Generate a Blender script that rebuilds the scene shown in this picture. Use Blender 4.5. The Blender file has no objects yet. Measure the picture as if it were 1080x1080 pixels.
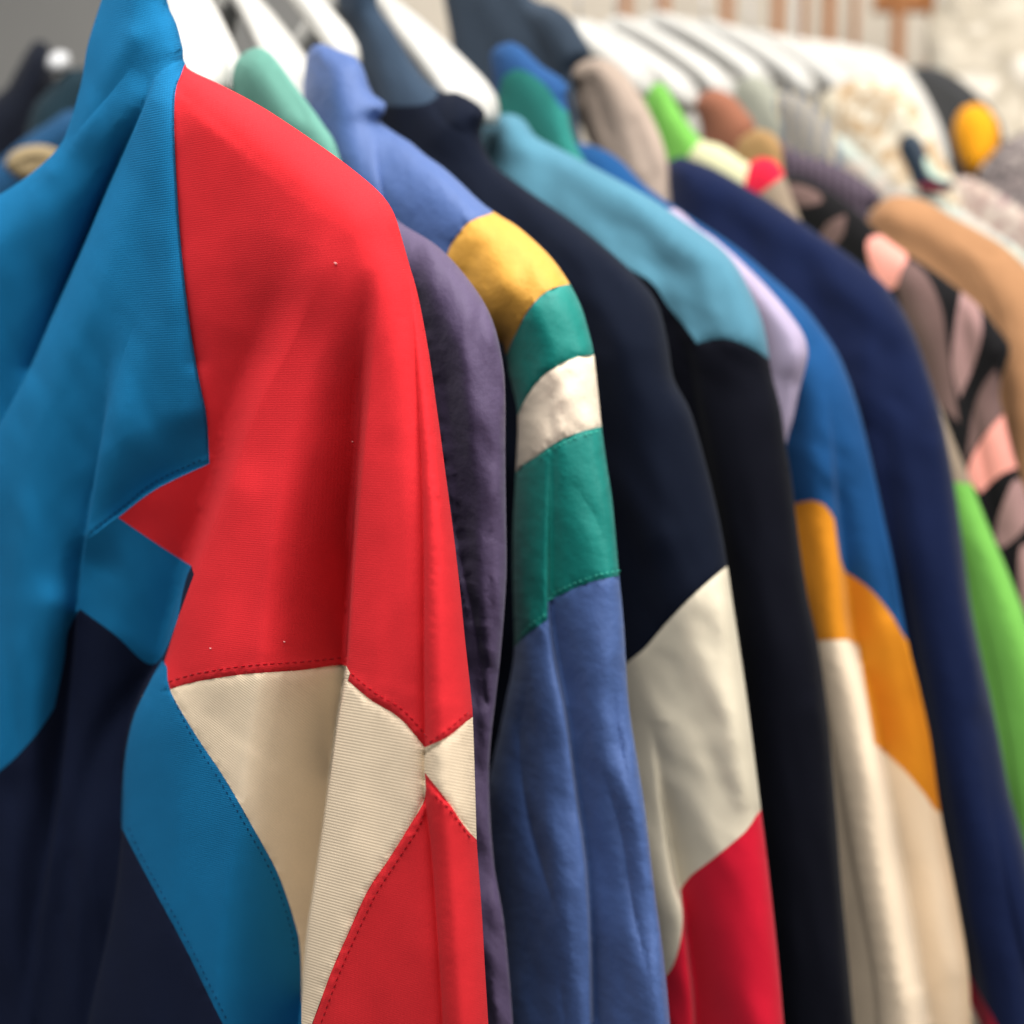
import bpy, math, random
import numpy as np
from mathutils import Vector
from mathutils.geometry import delaunay_2d_cdt

random.seed(4)
rng = np.random.default_rng(7)
scene = bpy.context.scene
COL = scene.collection

# ------------------------------------------------------------------ camera
FPX = 1158.0                      # focal length in units of a 1080 wide picture
PITCH = math.radians(-5.0)
CAMZ = 1.45
cam_d = bpy.data.cameras.new('camera')
cam = bpy.data.objects.new('camera', cam_d)
COL.objects.link(cam)
cam.location = (0, 0, CAMZ)
cam.rotation_euler = (math.radians(90) + PITCH, 0, 0)
cam_d.sensor_width = 36
cam_d.lens = 36 * FPX / 1080
cam_d.clip_start = 0.02
cam_d.clip_end = 60
cam_d.dof.use_dof = True
cam_d.dof.focus_distance = 0.685
cam_d.dof.aperture_fstop = 2.4
scene.camera = cam

CT, ST = math.cos(PITCH), math.sin(PITCH)


def ray(x, y):
    a = (np.asarray(x, float) - 540) / FPX
    b = (540 - np.asarray(y, float)) / FPX
    return np.stack([a, CT - b * ST, ST + b * CT], -1)


class Plane:
    """upright plane a garment hangs in: passes depth Y under picture column px, turned theta."""
    def __init__(self, px, Y, theta):
        t = math.radians(theta)
        self.a = np.array([math.cos(t), -math.sin(t), 0])
        self.n = np.array([math.sin(t), math.cos(t), 0])
        self.p = np.array([(px - 540) / FPX * Y, Y, 0])

    def at(self, x, y, h=0.0):
        d = ray(x, y)
        t = (self.p @ self.n) / (d @ self.n)
        L = np.linalg.norm(d, axis=-1)
        t = t - np.asarray(h) / L
        return d * t[..., None] + np.array([0, 0, CAMZ])

    def uv(self, x, y):
        q = self.at(x, y)
        return np.stack([(q - self.p) @ self.a, q[..., 2]], -1)


# ------------------------------------------------------------------ curves in the garment outline
def smooth(pts, closed=False, step=6.0):
    """Catmull-Rom through pts; a point with a third entry is a sharp corner."""
    if isinstance(pts, np.ndarray):
        return pts
    n = len(pts)
    P = [np.array(p[:2], float) for p in pts]
    C = [len(p) > 2 for p in pts]
    out = []
    m = n if closed else n - 1
    for i in range(m):
        j = (i + 1) % n
        p1, p2 = P[i], P[j]
        p0 = P[i - 1] if (closed or i > 0) and not C[i] else p1
        p3 = P[(j + 1) % n] if (closed or j < n - 1) and not C[j] else p2
        k = max(1, int(np.linalg.norm(p2 - p1) / step))
        for q in range(k):
            t = q / k
            out.append(0.5 * (2 * p1 + (p2 - p0) * t + (2 * p0 - 5 * p1 + 4 * p2 - p3) * t * t
                              + (3 * p1 - p0 - 3 * p2 + p3) * t ** 3))
    if not closed:
        out.append(P[-1])
    return np.array(out)


def inside(pts, poly):
    x, y = pts[:, 0], pts[:, 1]
    r = np.zeros(len(pts), bool)
    x0, y0 = poly[:, 0], poly[:, 1]
    x1, y1 = np.roll(x0, -1), np.roll(y0, -1)
    for a, b, c, d in zip(x0, y0, x1, y1):
        if b == d:
            continue
        hit = ((b > y) != (d > y)) & (x < (c - a) * (y - b) / (d - b) + a)
        r ^= hit
    return r


def seg_dist(pts, line, closed=False):
    """distance, signed side (+ = picture right when walking down), run along the line."""
    A = line if closed else line[:-1]
    B = np.roll(line, -1, 0) if closed else line[1:]
    best = np.full(len(pts), 1e18)
    side = np.zeros(len(pts)); run = np.zeros(len(pts))
    acc = 0.0
    for a, b in zip(A, B):
        d = b - a
        L2 = d @ d
        if L2 < 1e-9:
            continue
        t = np.clip(((pts - a) @ d) / L2, 0, 1)
        q = pts - (a + t[:, None] * d)
        e = (q * q).sum(1)
        m = e < best
        best[m] = e[m]
        s = -(d[0] * (pts[:, 1] - a[1]) - d[1] * (pts[:, 0] - a[0]))
        side[m] = np.sign(s[m])
        L = math.sqrt(L2)
        run[m] = acc + t[m] * L
        acc += L
    return np.sqrt(best), side, run / max(acc, 1e-9)


def vnoise(x, y, seed=0):
    r = np.random.default_rng(seed)
    T = r.random((64, 64))
    xi, yi = np.floor(x).astype(int), np.floor(y).astype(int)
    fx, fy = x - xi, y - yi
    fx = fx * fx * (3 - 2 * fx); fy = fy * fy * (3 - 2 * fy)
    g = lambda i, j: T[i % 64, j % 64]
    return ((g(xi, yi) * (1 - fx) + g(xi + 1, yi) * fx) * (1 - fy)
            + (g(xi, yi + 1) * (1 - fx) + g(xi + 1, yi + 1) * fx) * fy) - 0.5


def along(t, v):
    """smooth interpolation of a fold's height (or width) along its run"""
    if np.isscalar(v):
        return v
    v = np.asarray(v, float); n = len(v)
    if n == 2:
        return v[0] + (v[1] - v[0]) * t
    x = np.clip(t, 0, 1) * (n - 1)
    i = np.minimum(x.astype(int), n - 2); f = x - i
    g = lambda k: v[np.clip(k, 0, n - 1)]
    p0, p1, p2, p3 = g(i - 1), g(i), g(i + 1), g(i + 2)
    return 0.5 * (2 * p1 + (p2 - p0) * f + (2 * p0 - 5 * p1 + 4 * p2 - p3) * f * f + (3 * p1 - p0 - 3 * p2 + p3) * f ** 3)


def near(reach):
    """evaluate a fold only where it can matter"""
    def deco(fn):
        def g(s, P):
            r = reach(s)
            lo = s.pts.min(0) - r; hi = s.pts.max(0) + r
            m = ((P >= lo) & (P <= hi)).all(1)
            out = np.zeros(len(P))
            if m.any():
                out[m] = fn(s, P[m])
            return out
        return g
    return deco


class Lobe:      # a fold that stands forward on one side of a line and rolls under along it
    def __init__(s, pts, amp, R, L=1e9, side=1, under=0.0):
        s.pts = smooth(pts, False, 4); s.amp = amp; s.R = R; s.L = L; s.side = side
    @near(lambda s: np.max(s.R) + 4 * s.L)
    def h(s, P):
        d, sg, t = seg_dist(P, s.pts)
        A = along(t, s.amp)
        R = along(t, s.R)
        q = np.clip(d / R, 0, 1)
        v = A * np.sqrt(1 - (1 - q) ** 2) * np.exp(-np.maximum(0, d - R) / s.L)
        return np.where(sg * s.side > 0, v, 0)


class Drop:      # cloth that lies further back on one side of a fold's edge
    def __init__(s, pts, amp, w, side=-1, soft=1.2):
        s.pts = smooth(pts, False, 4); s.amp = amp; s.w = w; s.side = side; s.sf = soft
    @near(lambda s: 3 * np.max(s.w))
    def h(s, P):
        d, sg, t = seg_dist(P, s.pts)
        A = along(t, s.amp)
        f = along(t, s.sf); w = along(t, s.w)
        q = np.clip(d / f, 0, 1)
        v = -A * np.clip(1 - d / (1.55 * w), 0, 1) ** 1.35 * q * q * (3 - 2 * q)
        return np.where(sg * s.side > 0, v, 0)


class Pucker:    # cloth gathered by a row of stitches
    soft = True
    def __init__(s, pts, amp, wave, w):
        s.pts = smooth(pts, False, 5); s.amp = amp; s.w = w
        s.n = np.linalg.norm(np.diff(s.pts, axis=0), axis=1).sum() / wave
    @near(lambda s: 4 * s.w)
    def h(s, P):
        d, sg, t = seg_dist(P, s.pts)
        ph = 2 * math.pi * (s.n * t + .35 * np.sin(2 * math.pi * s.n * t * .37))
        return s.amp * np.sin(ph) * np.exp(-(d / s.w))


class Crease:    # a narrow valley
    def __init__(s, pts, amp, w):
        s.pts = smooth(pts, False, 9); s.amp = amp if isinstance(amp, (list, tuple)) else [amp, amp]; s.w = w
    @near(lambda s: 6 * s.w)
    def h(s, P):
        d, sg, t = seg_dist(P, s.pts)
        A = along(t, s.amp)
        return -A * np.exp(-d / s.w)


class Ridge:     # soft swelling (or, with a negative height, a hollow)
    def __init__(s, pts, amp, w):
        s.pts = smooth(pts, False, 9); s.amp = amp if isinstance(amp, (list, tuple)) else [amp, amp]; s.w = w
    @near(lambda s: 2.8 * s.w)
    def h(s, P):
        d, sg, t = seg_dist(P, s.pts)
        A = along(t, s.amp)
        return A * np.exp(-(d / s.w) ** 2)
    soft = True


class Wrinkle:   # crumpling, stretched along a direction
    def __init__(s, amp, along, across, ang=90, seed=1, area=None):
        s.a = amp; s.al = along; s.ac = across; s.g = math.radians(ang); s.seed = seed; s.area = area
        s.pts = None
    def h(s, P):
        c, n = math.cos(s.g), math.sin(s.g)
        u = P[:, 0] * c + P[:, 1] * n; v = -P[:, 0] * n + P[:, 1] * c
        w = v + 6 * vnoise(u / s.al * 2, v / s.ac * .3, s.seed + 9)
        k = vnoise(u / s.al, w / s.ac, s.seed) + .5 * vnoise(u / s.al * 2.1 + 7, w / s.ac * 2.1, s.seed + 3)
        k = s.a * k
        if s.area is not None:
            x0, y0, x1, y1, f = s.area
            k = k * np.clip((P[:, 0] - x0) / f, 0, 1) * np.clip((x1 - P[:, 0]) / f, 0, 1) * \
                np.clip((P[:, 1] - y0) / f, 0, 1) * np.clip((y1 - P[:, 1]) / f, 0, 1)
        return k


# ------------------------------------------------------------------ materials
def lin(c):
    f = lambda v: v / 12.92 if v <= .04045 else ((v + .055) / 1.055) ** 2.4
    return tuple(f(v / 255) for v in c)


MATS = {}


def fabric(name, rgb, weave='plain', rough=.85, sheen=.14, bump=.25, scale=1.0, ang=0.0, var=.15, gain=1.0):
    if name in MATS:
        return MATS[name]
    m = bpy.data.materials.new(name); MATS[name] = m
    m.use_nodes = True
    N, K = m.node_tree.nodes, m.node_tree.links
    b = N['Principled BSDF']
    base = tuple(min(1, v * gain) for v in lin(rgb))
    b.inputs['Roughness'].default_value = rough
    b.inputs['Sheen Weight'].default_value = sheen
    b.inputs['Sheen Roughness'].default_value = .45
    b.inputs['Specular IOR Level'].default_value = .04 if rough > .7 else .3
    uv = N.new('ShaderNodeUVMap'); uv.uv_map = 'cloth'
    mp = N.new('ShaderNodeMapping'); mp.inputs['Rotation'].default_value = (0, 0, math.radians(ang))
    K.new(uv.outputs[0], mp.inputs[0])

    def noise(sc, det=3, vec=None, rgh=.55):
        n = N.new('ShaderNodeTexNoise'); n.inputs['Scale'].default_value = sc
        n.inputs['Detail'].default_value = det; n.inputs['Roughness'].default_value = rgh
        K.new(vec or mp.outputs[0], n.inputs['Vector']); return n

    def mth(op, a, c):
        q = N.new('ShaderNodeMath'); q.operation = op
        for i, v in enumerate((a, c)):
            if isinstance(v, (int, float)): q.inputs[i].default_value = v
            else: K.new(v, q.inputs[i])
        return q.outputs[0]

    def wave(axis, period, distort=0.0):
        w = N.new('ShaderNodeTexWave'); w.bands_direction = axis
        w.inputs['Scale'].default_value = 2 * math.pi / (20 * period)
        w.inputs['Distortion'].default_value = distort
        w.inputs['Detail'].default_value = 1; w.inputs['Detail Scale'].default_value = 3
        K.new(mp.outputs[0], w.inputs['Vector']); return w.outputs['Fac']

    big = noise(14, 3)
    fib = noise(1100, 2)
    if weave == 'rib':
        hgt = mth('ADD', mth('MULTIPLY', wave('Y', .0030 * scale, .25), 1.0), mth('MULTIPLY', fib.outputs['Fac'], .25))
    elif weave == 'tricot':
        hgt = mth('ADD', mth('MULTIPLY', wave('Y', .0016 * scale, .8), .12), mth('MULTIPLY', wave('X', .0012 * scale, .5), .25))
        hgt = mth('ADD', hgt, mth('MULTIPLY', fib.outputs['Fac'], .5))
    elif weave == 'twill':
        hgt = mth('MULTIPLY', wave('X', .0017 * scale, .3), wave('Y', .0017 * scale, .3))
        hgt = mth('ADD', hgt, mth('MULTIPLY', fib.outputs['Fac'], .3))
    elif weave == 'nylon':
        cr = noise(60, 4)
        hgt = mth('ADD', mth('MULTIPLY', cr.outputs['Fac'], 1.2), mth('MULTIPLY', fib.outputs['Fac'], .12))
    elif weave == 'knit':
        hgt = mth('ADD', wave('X', .005 * scale, 1.2), mth('MULTIPLY', noise(300, 3).outputs['Fac'], .8))
    else:
        hgt = fib.outputs['Fac']
    bp = N.new('ShaderNodeBump'); bp.inputs['Strength'].default_value = bump
    bp.inputs['Distance'].default_value = .0012 if weave != 'nylon' else .004
    K.new(hgt, bp.inputs['Height']); K.new(bp.outputs[0], b.inputs['Normal'])
    # uneven dye and fibres
    f = mth('ADD', mth('MULTIPLY', big.outputs['Fac'], .9), mth('MULTIPLY', hgt, .6 if weave in ('twill', 'tricot') else .35))
    f = mth('ADD', f, mth('MULTIPLY', noise(620, 3, rgh=.7).outputs['Fac'], .6))
    r = N.new('ShaderNodeMapRange'); r.inputs['From Min'].default_value = .55; r.inputs['From Max'].default_value = 1.35
    r.inputs['To Min'].default_value = 1 - var; r.inputs['To Max'].default_value = 1 + var
    K.new(f, r.inputs['Value'])
    mix = N.new('ShaderNodeVectorMath'); mix.operation = 'SCALE'
    mix.inputs[0].default_value = base
    K.new(r.outputs[0], mix.inputs['Scale']); K.new(mix.outputs[0], b.inputs['Base Color'])
    b.inputs['Sheen Tint'].default_value = tuple(.5 + .5 * v for v in base) + (1,)
    return m


def pattern(name, cols, scale, kind='noise', rough=.8, sheen=.2, seed=0.0, stretch=(1, 1)):
    """printed cloth: patches or stripes of several colours"""
    if name in MATS:
        return MATS[name]
    m = fabric(name, (128, 128, 128), 'plain', rough, sheen)
    N, K = m.node_tree.nodes, m.node_tree.links
    b = N['Principled BSDF']
    uv = N.new('ShaderNodeUVMap'); uv.uv_map = 'cloth'
    mp = N.new('ShaderNodeMapping'); mp.inputs['Location'].default_value = (seed, seed * .7, 0)
    mp.inputs['Scale'].default_value = (stretch[0], stretch[1], 1)
    K.new(uv.outputs[0], mp.inputs[0])
    if kind == 'stripe':
        t = N.new('ShaderNodeTexWave'); t.inputs['Scale'].default_value = scale
        t.inputs['Distortion'].default_value = 1.0
        out = t.outputs['Fac']
    else:
        t = N.new('ShaderNodeTexNoise'); t.inputs['Scale'].default_value = scale
        t.inputs['Detail'].default_value = 1.5
        out = t.outputs['Fac']
    K.new(mp.outputs[0], t.inputs['Vector'])
    cr = N.new('ShaderNodeValToRGB'); cr.color_ramp.interpolation = 'EASE'
    e = cr.color_ramp.elements
    lo, hi = (.1, .9) if kind == 'stripe' else (.33, .66)
    e[0].position = lo; e[0].color = lin(cols[0]) + (1,)
    e[1].position = hi; e[1].color = lin(cols[-1]) + (1,)
    for i, c in enumerate(cols[1:-1]):
        q = e.new(lo + (hi - lo) * (i + 1) / (len(cols) - 1)); q.color = lin(c) + (1,)
    K.new(out, cr.inputs[0]); K.new(cr.outputs[0], b.inputs['Base Color'])
    return m


def solid(name, rgb, rough=.5, metal=0.0, spec=.5, mottled=.06):
    if name in MATS:
        return MATS[name]
    m = bpy.data.materials.new(name); MATS[name] = m
    m.use_nodes = True
    N, K = m.node_tree.nodes, m.node_tree.links
    b = N['Principled BSDF']
    b.inputs['Roughness'].default_value = rough; b.inputs['Metallic'].default_value = metal
    b.inputs['Specular IOR Level'].default_value = spec
    t = N.new('ShaderNodeTexNoise'); t.inputs['Scale'].default_value = 6; t.inputs['Detail'].default_value = 4
    tc = N.new('ShaderNodeTexCoord'); K.new(tc.outputs['Object'], t.inputs['Vector'])
    r = N.new('ShaderNodeMapRange'); r.inputs['To Min'].default_value = 1 - mottled; r.inputs['To Max'].default_value = 1 + mottled
    K.new(t.outputs['Fac'], r.inputs['Value'])
    v = N.new('ShaderNodeVectorMath'); v.operation = 'SCALE'; v.inputs[0].default_value = lin(rgb)
    K.new(r.outputs[0], v.inputs['Scale']); K.new(v.outputs[0], b.inputs['Base Color'])
    return m


# ------------------------------------------------------------------ object helpers
def tag(o, label=None, cat=None, group=None, kind=None):
    if label: o['label'] = label
    if cat: o['category'] = cat
    if group: o['group'] = group
    if kind: o['kind'] = kind
    return o


def empty(name, loc):
    o = bpy.data.objects.new(name, None); COL.objects.link(o)
    o.location = loc; o.empty_display_size = .05
    return o


def link_mesh(name, V, Fc, mats, parent=None, uvs=None, normals=None, fmat=None, smoothed=True):
    off = np.array(parent.location) if parent is not None else np.zeros(3)
    me = bpy.data.meshes.new(name)
    me.from_pydata((np.asarray(V) - off).tolist(), [], [list(map(int, f)) for f in Fc])
    for m in (mats if isinstance(mats, (list, tuple)) else [mats]):
        me.materials.append(m)
    if fmat is not None:
        me.polygons.foreach_set('material_index', np.asarray(fmat, dtype=np.int32))
    if smoothed:
        me.polygons.foreach_set('use_smooth', np.ones(len(me.polygons), dtype=bool))
    if uvs is not None:
        lay = me.uv_layers.new(name='cloth')
        li = np.empty(len(me.loops), dtype=np.int32)
        me.loops.foreach_get('vertex_index', li)
        lay.data.foreach_set('uv', np.asarray(uvs, dtype=np.float32)[li].ravel())
    me.update()
    if normals is not None:
        me.normals_split_custom_set_from_vertices(np.asarray(normals).tolist())
    o = bpy.data.objects.new(name, me); COL.objects.link(o)
    if parent is not None:
        o.parent = parent
    return o


def tube_geo(path, r, sides=6, V=None, Fc=None, cap=True):
    """round bar along a 3-D path (r: number or per-point); appended to V, Fc"""
    V = [] if V is None else V; Fc = [] if Fc is None else Fc
    P = np.asarray(path, float); n = len(P)
    rr = np.full(n, r) if np.isscalar(r) else np.asarray(r, float)
    T = np.gradient(P, axis=0); T /= np.linalg.norm(T, axis=1)[:, None] + 1e-12
    up = np.array([0.31, 0.17, 0.93])
    base = len(V)
    for i in range(n):
        a = np.cross(T[i], up); a /= np.linalg.norm(a) + 1e-12
        b = np.cross(T[i], a)
        for k in range(sides):
            g = 2 * math.pi * k / sides
            V.append(P[i] + rr[i] * (math.cos(g) * a + math.sin(g) * b))
    for i in range(n - 1):
        for k in range(sides):
            q = base + i * sides + k; w = base + i * sides + (k + 1) % sides
            Fc.append((q, w, w + sides, q + sides))
    if cap:
        Fc.append(tuple(base + k for k in range(sides))[::-1])
        Fc.append(tuple(base + (n - 1) * sides + k for k in range(sides)))
    return V, Fc


def box_geo(c, s, V, Fc, bev=.0):
    b = len(V)
    for dx in (-1, 1):
        for dy in (-1, 1):
            for dz in (-1, 1):
                V.append(np.array(c) + np.array([dx, dy, dz]) * np.array(s) / 2)
    for f in ((0, 1, 3, 2), (4, 6, 7, 5), (0, 4, 5, 1), (2, 3, 7, 6), (0, 2, 6, 4), (1, 5, 7, 3)):
        Fc.append(tuple(b + i for i in f))


# ------------------------------------------------------------------ garments
class Garment:
    def __init__(s, name, label, cat, plane, outline, panels, folds=(), T=.03, R=40, Tb=None, grid=7.0,
                 group=None, back=None, lift=0.0):
        """panels: list of (part name, outline or None for the whole, material[, label]); later ones lie over earlier."""
        s.pl = Plane(*plane); s.folds = list(folds); s.T = T; s.R = R; s.lift = lift
        s.out = smooth(outline, True, 7)
        lo = s.out[np.argmax(s.out[:, 1])]
        c = s.out.mean(0)
        s.root = empty(name, tuple(s.pl.at(c[0], s.out[:, 1].max())))
        tag(s.root, label, cat, group)
        s.build(panels, grid, Tb if Tb else min(T, .026), back)

    def height(s, P):
        d, _, _ = seg_dist(P, s.out, True)
        q = np.clip(d / s.R, 0, 1)
        e = np.sqrt(1 - (1 - q) ** 2)
        h = s.T * e
        g = np.zeros(len(P))
        for f in s.folds:
            g += f.h(P)
        ee = np.clip(d / min(s.R, 14), 0, 1)
        return h + g * np.sqrt(1 - (1 - ee) ** 2) + s.lift, d

    def at(s, P, up=0.0):
        P = np.atleast_2d(np.asarray(P, float))
        return s.pl.at(P[:, 0], P[:, 1], s.height(P)[0] + up)

    def build(s, panels, grid, Tb, back):
        out = s.out
        lines = []
        polys = []
        for p in panels:
            polys.append(None if p[1] is None else smooth(p[1], True, 7))
        cons = [(q, True) for q in polys if q is not None]
        cons += [(f.pts, 'drop' if isinstance(f, Drop) else False) for f in s.folds if getattr(f, 'pts', None) is not None and not getattr(f, 'soft', False)]
        x0, y0 = out.min(0); x1, y1 = out.max(0)
        gx, gy = np.meshgrid(np.arange(x0, x1, grid), np.arange(y0, y1, grid * .87))
        gx = gx + (np.arange(gx.shape[0]) % 2)[:, None] * grid * .5
        G = np.stack([gx.ravel(), gy.ravel()], 1)
        # rings just inside the outline so that the rolled edge is round
        ring = []
        nx = np.roll(out, -1, 0) - np.roll(out, 1, 0)
        nn = np.stack([-nx[:, 1], nx[:, 0]], 1); nn /= np.linalg.norm(nn, axis=1)[:, None] + 1e-9
        for k in (.8, 2, 4, 7, 11, 16):
            if k > s.R: break
            for sg in (1, -1):
                q = out + sg * k * nn
                dd, _, _ = seg_dist(q, out, True)
                ring.append(q[(dd > k * .93) & inside(q, out)])
        for L, cl in cons:
            if cl is True: continue
            nx = np.gradient(L, axis=0)
            nn = np.stack([-nx[:, 1], nx[:, 0]], 1); nn /= np.linalg.norm(nn, axis=1)[:, None] + 1e-9
            for k in ((1, 2.5, 5, 8.5, 13, 19) if isinstance(cl, str) else (1, 2.5, 5, 8.5)):
                for sg in (1, -1):
                    ring.append(L + sg * k * nn)
        pts = [out]; edges = []; n = len(out)
        edges += [(i, (i + 1) % n) for i in range(n)]
        for L, cl in cons:
            m = inside(L, out) & (seg_dist(L, out, True)[0] > .6)
            b = n
            # keep the runs that lie inside, plus one crossing point on each end
            k = len(L)
            m2 = m | np.roll(m, 1) | np.roll(m, -1) if cl is True else m | np.r_[m[1:], False] | np.r_[False, m[:-1]]
            idx = -np.ones(k, int)
            ids = np.nonzero(m2)[0]
            idx[ids] = b + np.arange(len(ids))
            pts.append(L[ids]); n += len(ids)
            for i in range(k if cl is True else k - 1):
                j = (i + 1) % k
                if idx[i] >= 0 and idx[j] >= 0:
                    edges.append((idx[i], idx[j]))
        fixed = np.concatenate(pts)
        # free points thinned against the fixed ones by a hash grid
        def thin(Q, ref, r):
            cell = {}
            for p in ref:
                cell.setdefault((int(p[0] // r), int(p[1] // r)), []).append(p)
            keep = []
            for p in Q:
                i, j = int(p[0] // r), int(p[1] // r); ok = True
                for a in (i - 1, i, i + 1):
                    for b in (j - 1, j, j + 1):
                        for w in cell.get((a, b), ()):
                            if (w[0] - p[0]) ** 2 + (w[1] - p[1]) ** 2 < r * r:
                                ok = False; break
                        if not ok: break
                    if not ok: break
                if ok:
                    keep.append(p); cell.setdefault((i, j), []).append(p)
            return np.array(keep).reshape(-1, 2)
        if ring:
            Rg = np.concatenate(ring); Rg = Rg[inside(Rg, out)]
            Rg = thin(Rg, fixed, .75)
        else:
            Rg = np.zeros((0, 2))
        G = G[inside(G, out)]
        G = thin(G, np.concatenate([fixed, Rg]), grid * .45)
        allp = np.concatenate([fixed, Rg, G])
        vv, ee, ff = delaunay_2d_cdt([Vector(p) for p in allp], edges, [], 0, 1e-4)[:3]
        P = np.array([tuple(v) for v in vv]); Fc = np.array([tuple(f) for f in ff])
        cen = P[Fc].mean(1)
        Fc = Fc[inside(cen, out)]
        # same winding for all: facing the viewer
        A, B, C = P[Fc[:, 0]], P[Fc[:, 1]], P[Fc[:, 2]]
        ar = (B[:, 0] - A[:, 0]) * (C[:, 1] - A[:, 1]) - (B[:, 1] - A[:, 1]) * (C[:, 0] - A[:, 0])
        fl = ar > 0
        Fc[fl] = Fc[fl][:, ::-1]
        keep = np.abs(ar) > 1e-5
        Fc = Fc[keep]
        cen = P[Fc].mean(1)
        H, d = s.height(P)
        V = s.pl.at(P[:, 0], P[:, 1], H)
        UV = s.pl.uv(P[:, 0], P[:, 1])
        fn = np.cross(V[Fc[:, 1]] - V[Fc[:, 0]], V[Fc[:, 2]] - V[Fc[:, 0]])
        VN = np.zeros_like(V)
        fw = fn / (np.linalg.norm(fn, axis=1)[:, None] + 1e-15) * np.minimum(np.abs(ar[keep]), 40)[:, None]
        for k in range(3):
            np.add.at(VN, Fc[:, k], fw)
        VN /= np.linalg.norm(VN, axis=1)[:, None] + 1e-15
        own = np.zeros(len(Fc), int)
        for i, q in enumerate(polys):
            if q is not None:
                own[inside(cen, q)] = i
        # parts: panels that carry the same part name AND label share one mesh
        keys = []
        for p in panels:
            k = (p[0], p[3] if len(p) > 3 else None)
            if k not in keys: keys.append(k)
        s.parts = {}
        for k in keys:
            ids = [i for i, p in enumerate(panels) if (p[0], p[3] if len(p) > 3 else None) == k]
            sel = np.isin(own, ids)
            if not sel.any(): continue
            f = Fc[sel]; u, inv = np.unique(f, return_inverse=True)
            mats = []
            mi = {}
            for i in ids:
                if panels[i][2] not in mats: mats.append(panels[i][2])
                mi[i] = mats.index(panels[i][2])
            o = link_mesh(k[0], V[u], inv.reshape(-1, 3), mats, s.root, UV[u], VN[u],
                          [mi[i] for i in own[sel]])
            if k[1]: o['label'] = k[1]
            s.parts[k[0]] = o
        # the far side of the garment, closing it along the outline
        bg = 26.0
        gx, gy = np.meshgrid(np.arange(x0, x1, bg), np.arange(y0, y1, bg))
        G = np.stack([gx.ravel(), gy.ravel()], 1)
        G = G[inside(G, out)]
        G = thin(G, out, 8)
        ring = []
        nx = np.roll(out, -1, 0) - np.roll(out, 1, 0)
        nn = np.stack([-nx[:, 1], nx[:, 0]], 1); nn /= np.linalg.norm(nn, axis=1)[:, None] + 1e-9
        for k in (2, 6, 14):
            if k > s.R: break
            for sg in (1, -1):
                q = out + sg * k * nn
                dd, _, _ = seg_dist(q, out, True)
                ring.append(q[(dd > k * .93) & inside(q, out)])
        Rg = thin(np.concatenate(ring), out, 2.0)
        allp = np.concatenate([out, Rg, thin(G, Rg, 8)])
        n = len(out)
        vv, ee, ff = delaunay_2d_cdt([Vector(p) for p in allp], [(i, (i + 1) % n) for i in range(n)], [], 0, 1e-4)[:3]
        P = np.array([tuple(v) for v in vv]); Fc = np.array([tuple(f) for f in ff])
        Fc = Fc[inside(P[Fc].mean(1), out)]
        A, B, C = P[Fc[:, 0]], P[Fc[:, 1]], P[Fc[:, 2]]
        ar = (B[:, 0] - A[:, 0]) * (C[:, 1] - A[:, 1]) - (B[:, 1] - A[:, 1]) * (C[:, 0] - A[:, 0])
        fl = ar < 0
        Fc[fl] = Fc[fl][:, ::-1]
        Fc = Fc[np.abs(ar) > 1e-5]
        d, _, _ = seg_dist(P, out, True)
        q = np.clip(d / s.R, 0, 1)
        V = s.pl.at(P[:, 0], P[:, 1], s.lift - Tb * np.sqrt(1 - (1 - q) ** 2))
        link_mesh('back_panel', V, Fc, back or panels[0][2], s.root, s.pl.uv(P[:, 0], P[:, 1]))

    def stitch(s, line, mat, dash=4.6, gap=3.2, r=.00055, name='topstitching', host=None):
        L = smooth(line, False, 1.0)
        seg = np.r_[0, np.cumsum(np.linalg.norm(np.diff(L, axis=0), axis=1))]
        V, Fc = [], []
        t = 0
        while t + dash < seg[-1]:
            tt = np.linspace(t, t + dash, 4)
            q = np.stack([np.interp(tt, seg, L[:, 0]), np.interp(tt, seg, L[:, 1])], 1)
            tube_geo(s.at(q, .0002), [r * .5, r, r, r * .5], 5, V, Fc)
            t += dash + gap
        par = host if host is not None else s.root
        V = np.array(V) - np.array(s.root.location) + np.array(par.location) if host is not None else V
        o = link_mesh(name, np.array(V), Fc, mat, par)
        return o


# ================================================================== colours
red = fabric('red_tricot', (211, 45, 51), 'tricot', bump=.38, sheen=.03)
a_blue = fabric('blue_twill', (24, 106, 152), 'twill', bump=.45, sheen=.03)
a_navy = fabric('navy_tricot', (24, 30, 50), 'tricot', bump=.3, sheen=.02)
cream = fabric('cream_rib', (236, 214, 184), 'rib', bump=.17, sheen=.03, scale=.72)
cream2 = fabric('cream_fine_rib', (236, 214, 184), 'rib', bump=.2, sheen=.03, scale=.62, ang=24)
redstitch = fabric('red_thread', (160, 14, 26), 'plain')
purple = fabric('purple_nylon', (78, 64, 92), 'nylon', rough=.65, bump=.3, sheen=.2)
mint = fabric('mint_cotton', (96, 144, 130), 'plain')
c_blue = fabric('slate_blue_nylon', (66, 90, 140), 'nylon', rough=.55, bump=.35, sheen=.2)
c_yel = fabric('yellow_nylon', (208, 152, 60), 'nylon', rough=.6, bump=.35)
c_teal = fabric('teal_nylon', (10, 120, 110), 'nylon', rough=.55, bump=.3)
c_cream = fabric('offwhite_nylon', (236, 218, 194), 'nylon', rough=.6, bump=.3)
tealstitch = fabric('teal_thread', (70, 176, 156), 'plain')
d_navy = fabric('dark_navy_cotton', (16, 21, 34), 'plain', sheen=.08)
d_collar = fabric('faded_navy_cotton', (48, 62, 78), 'plain', sheen=.2)
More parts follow.
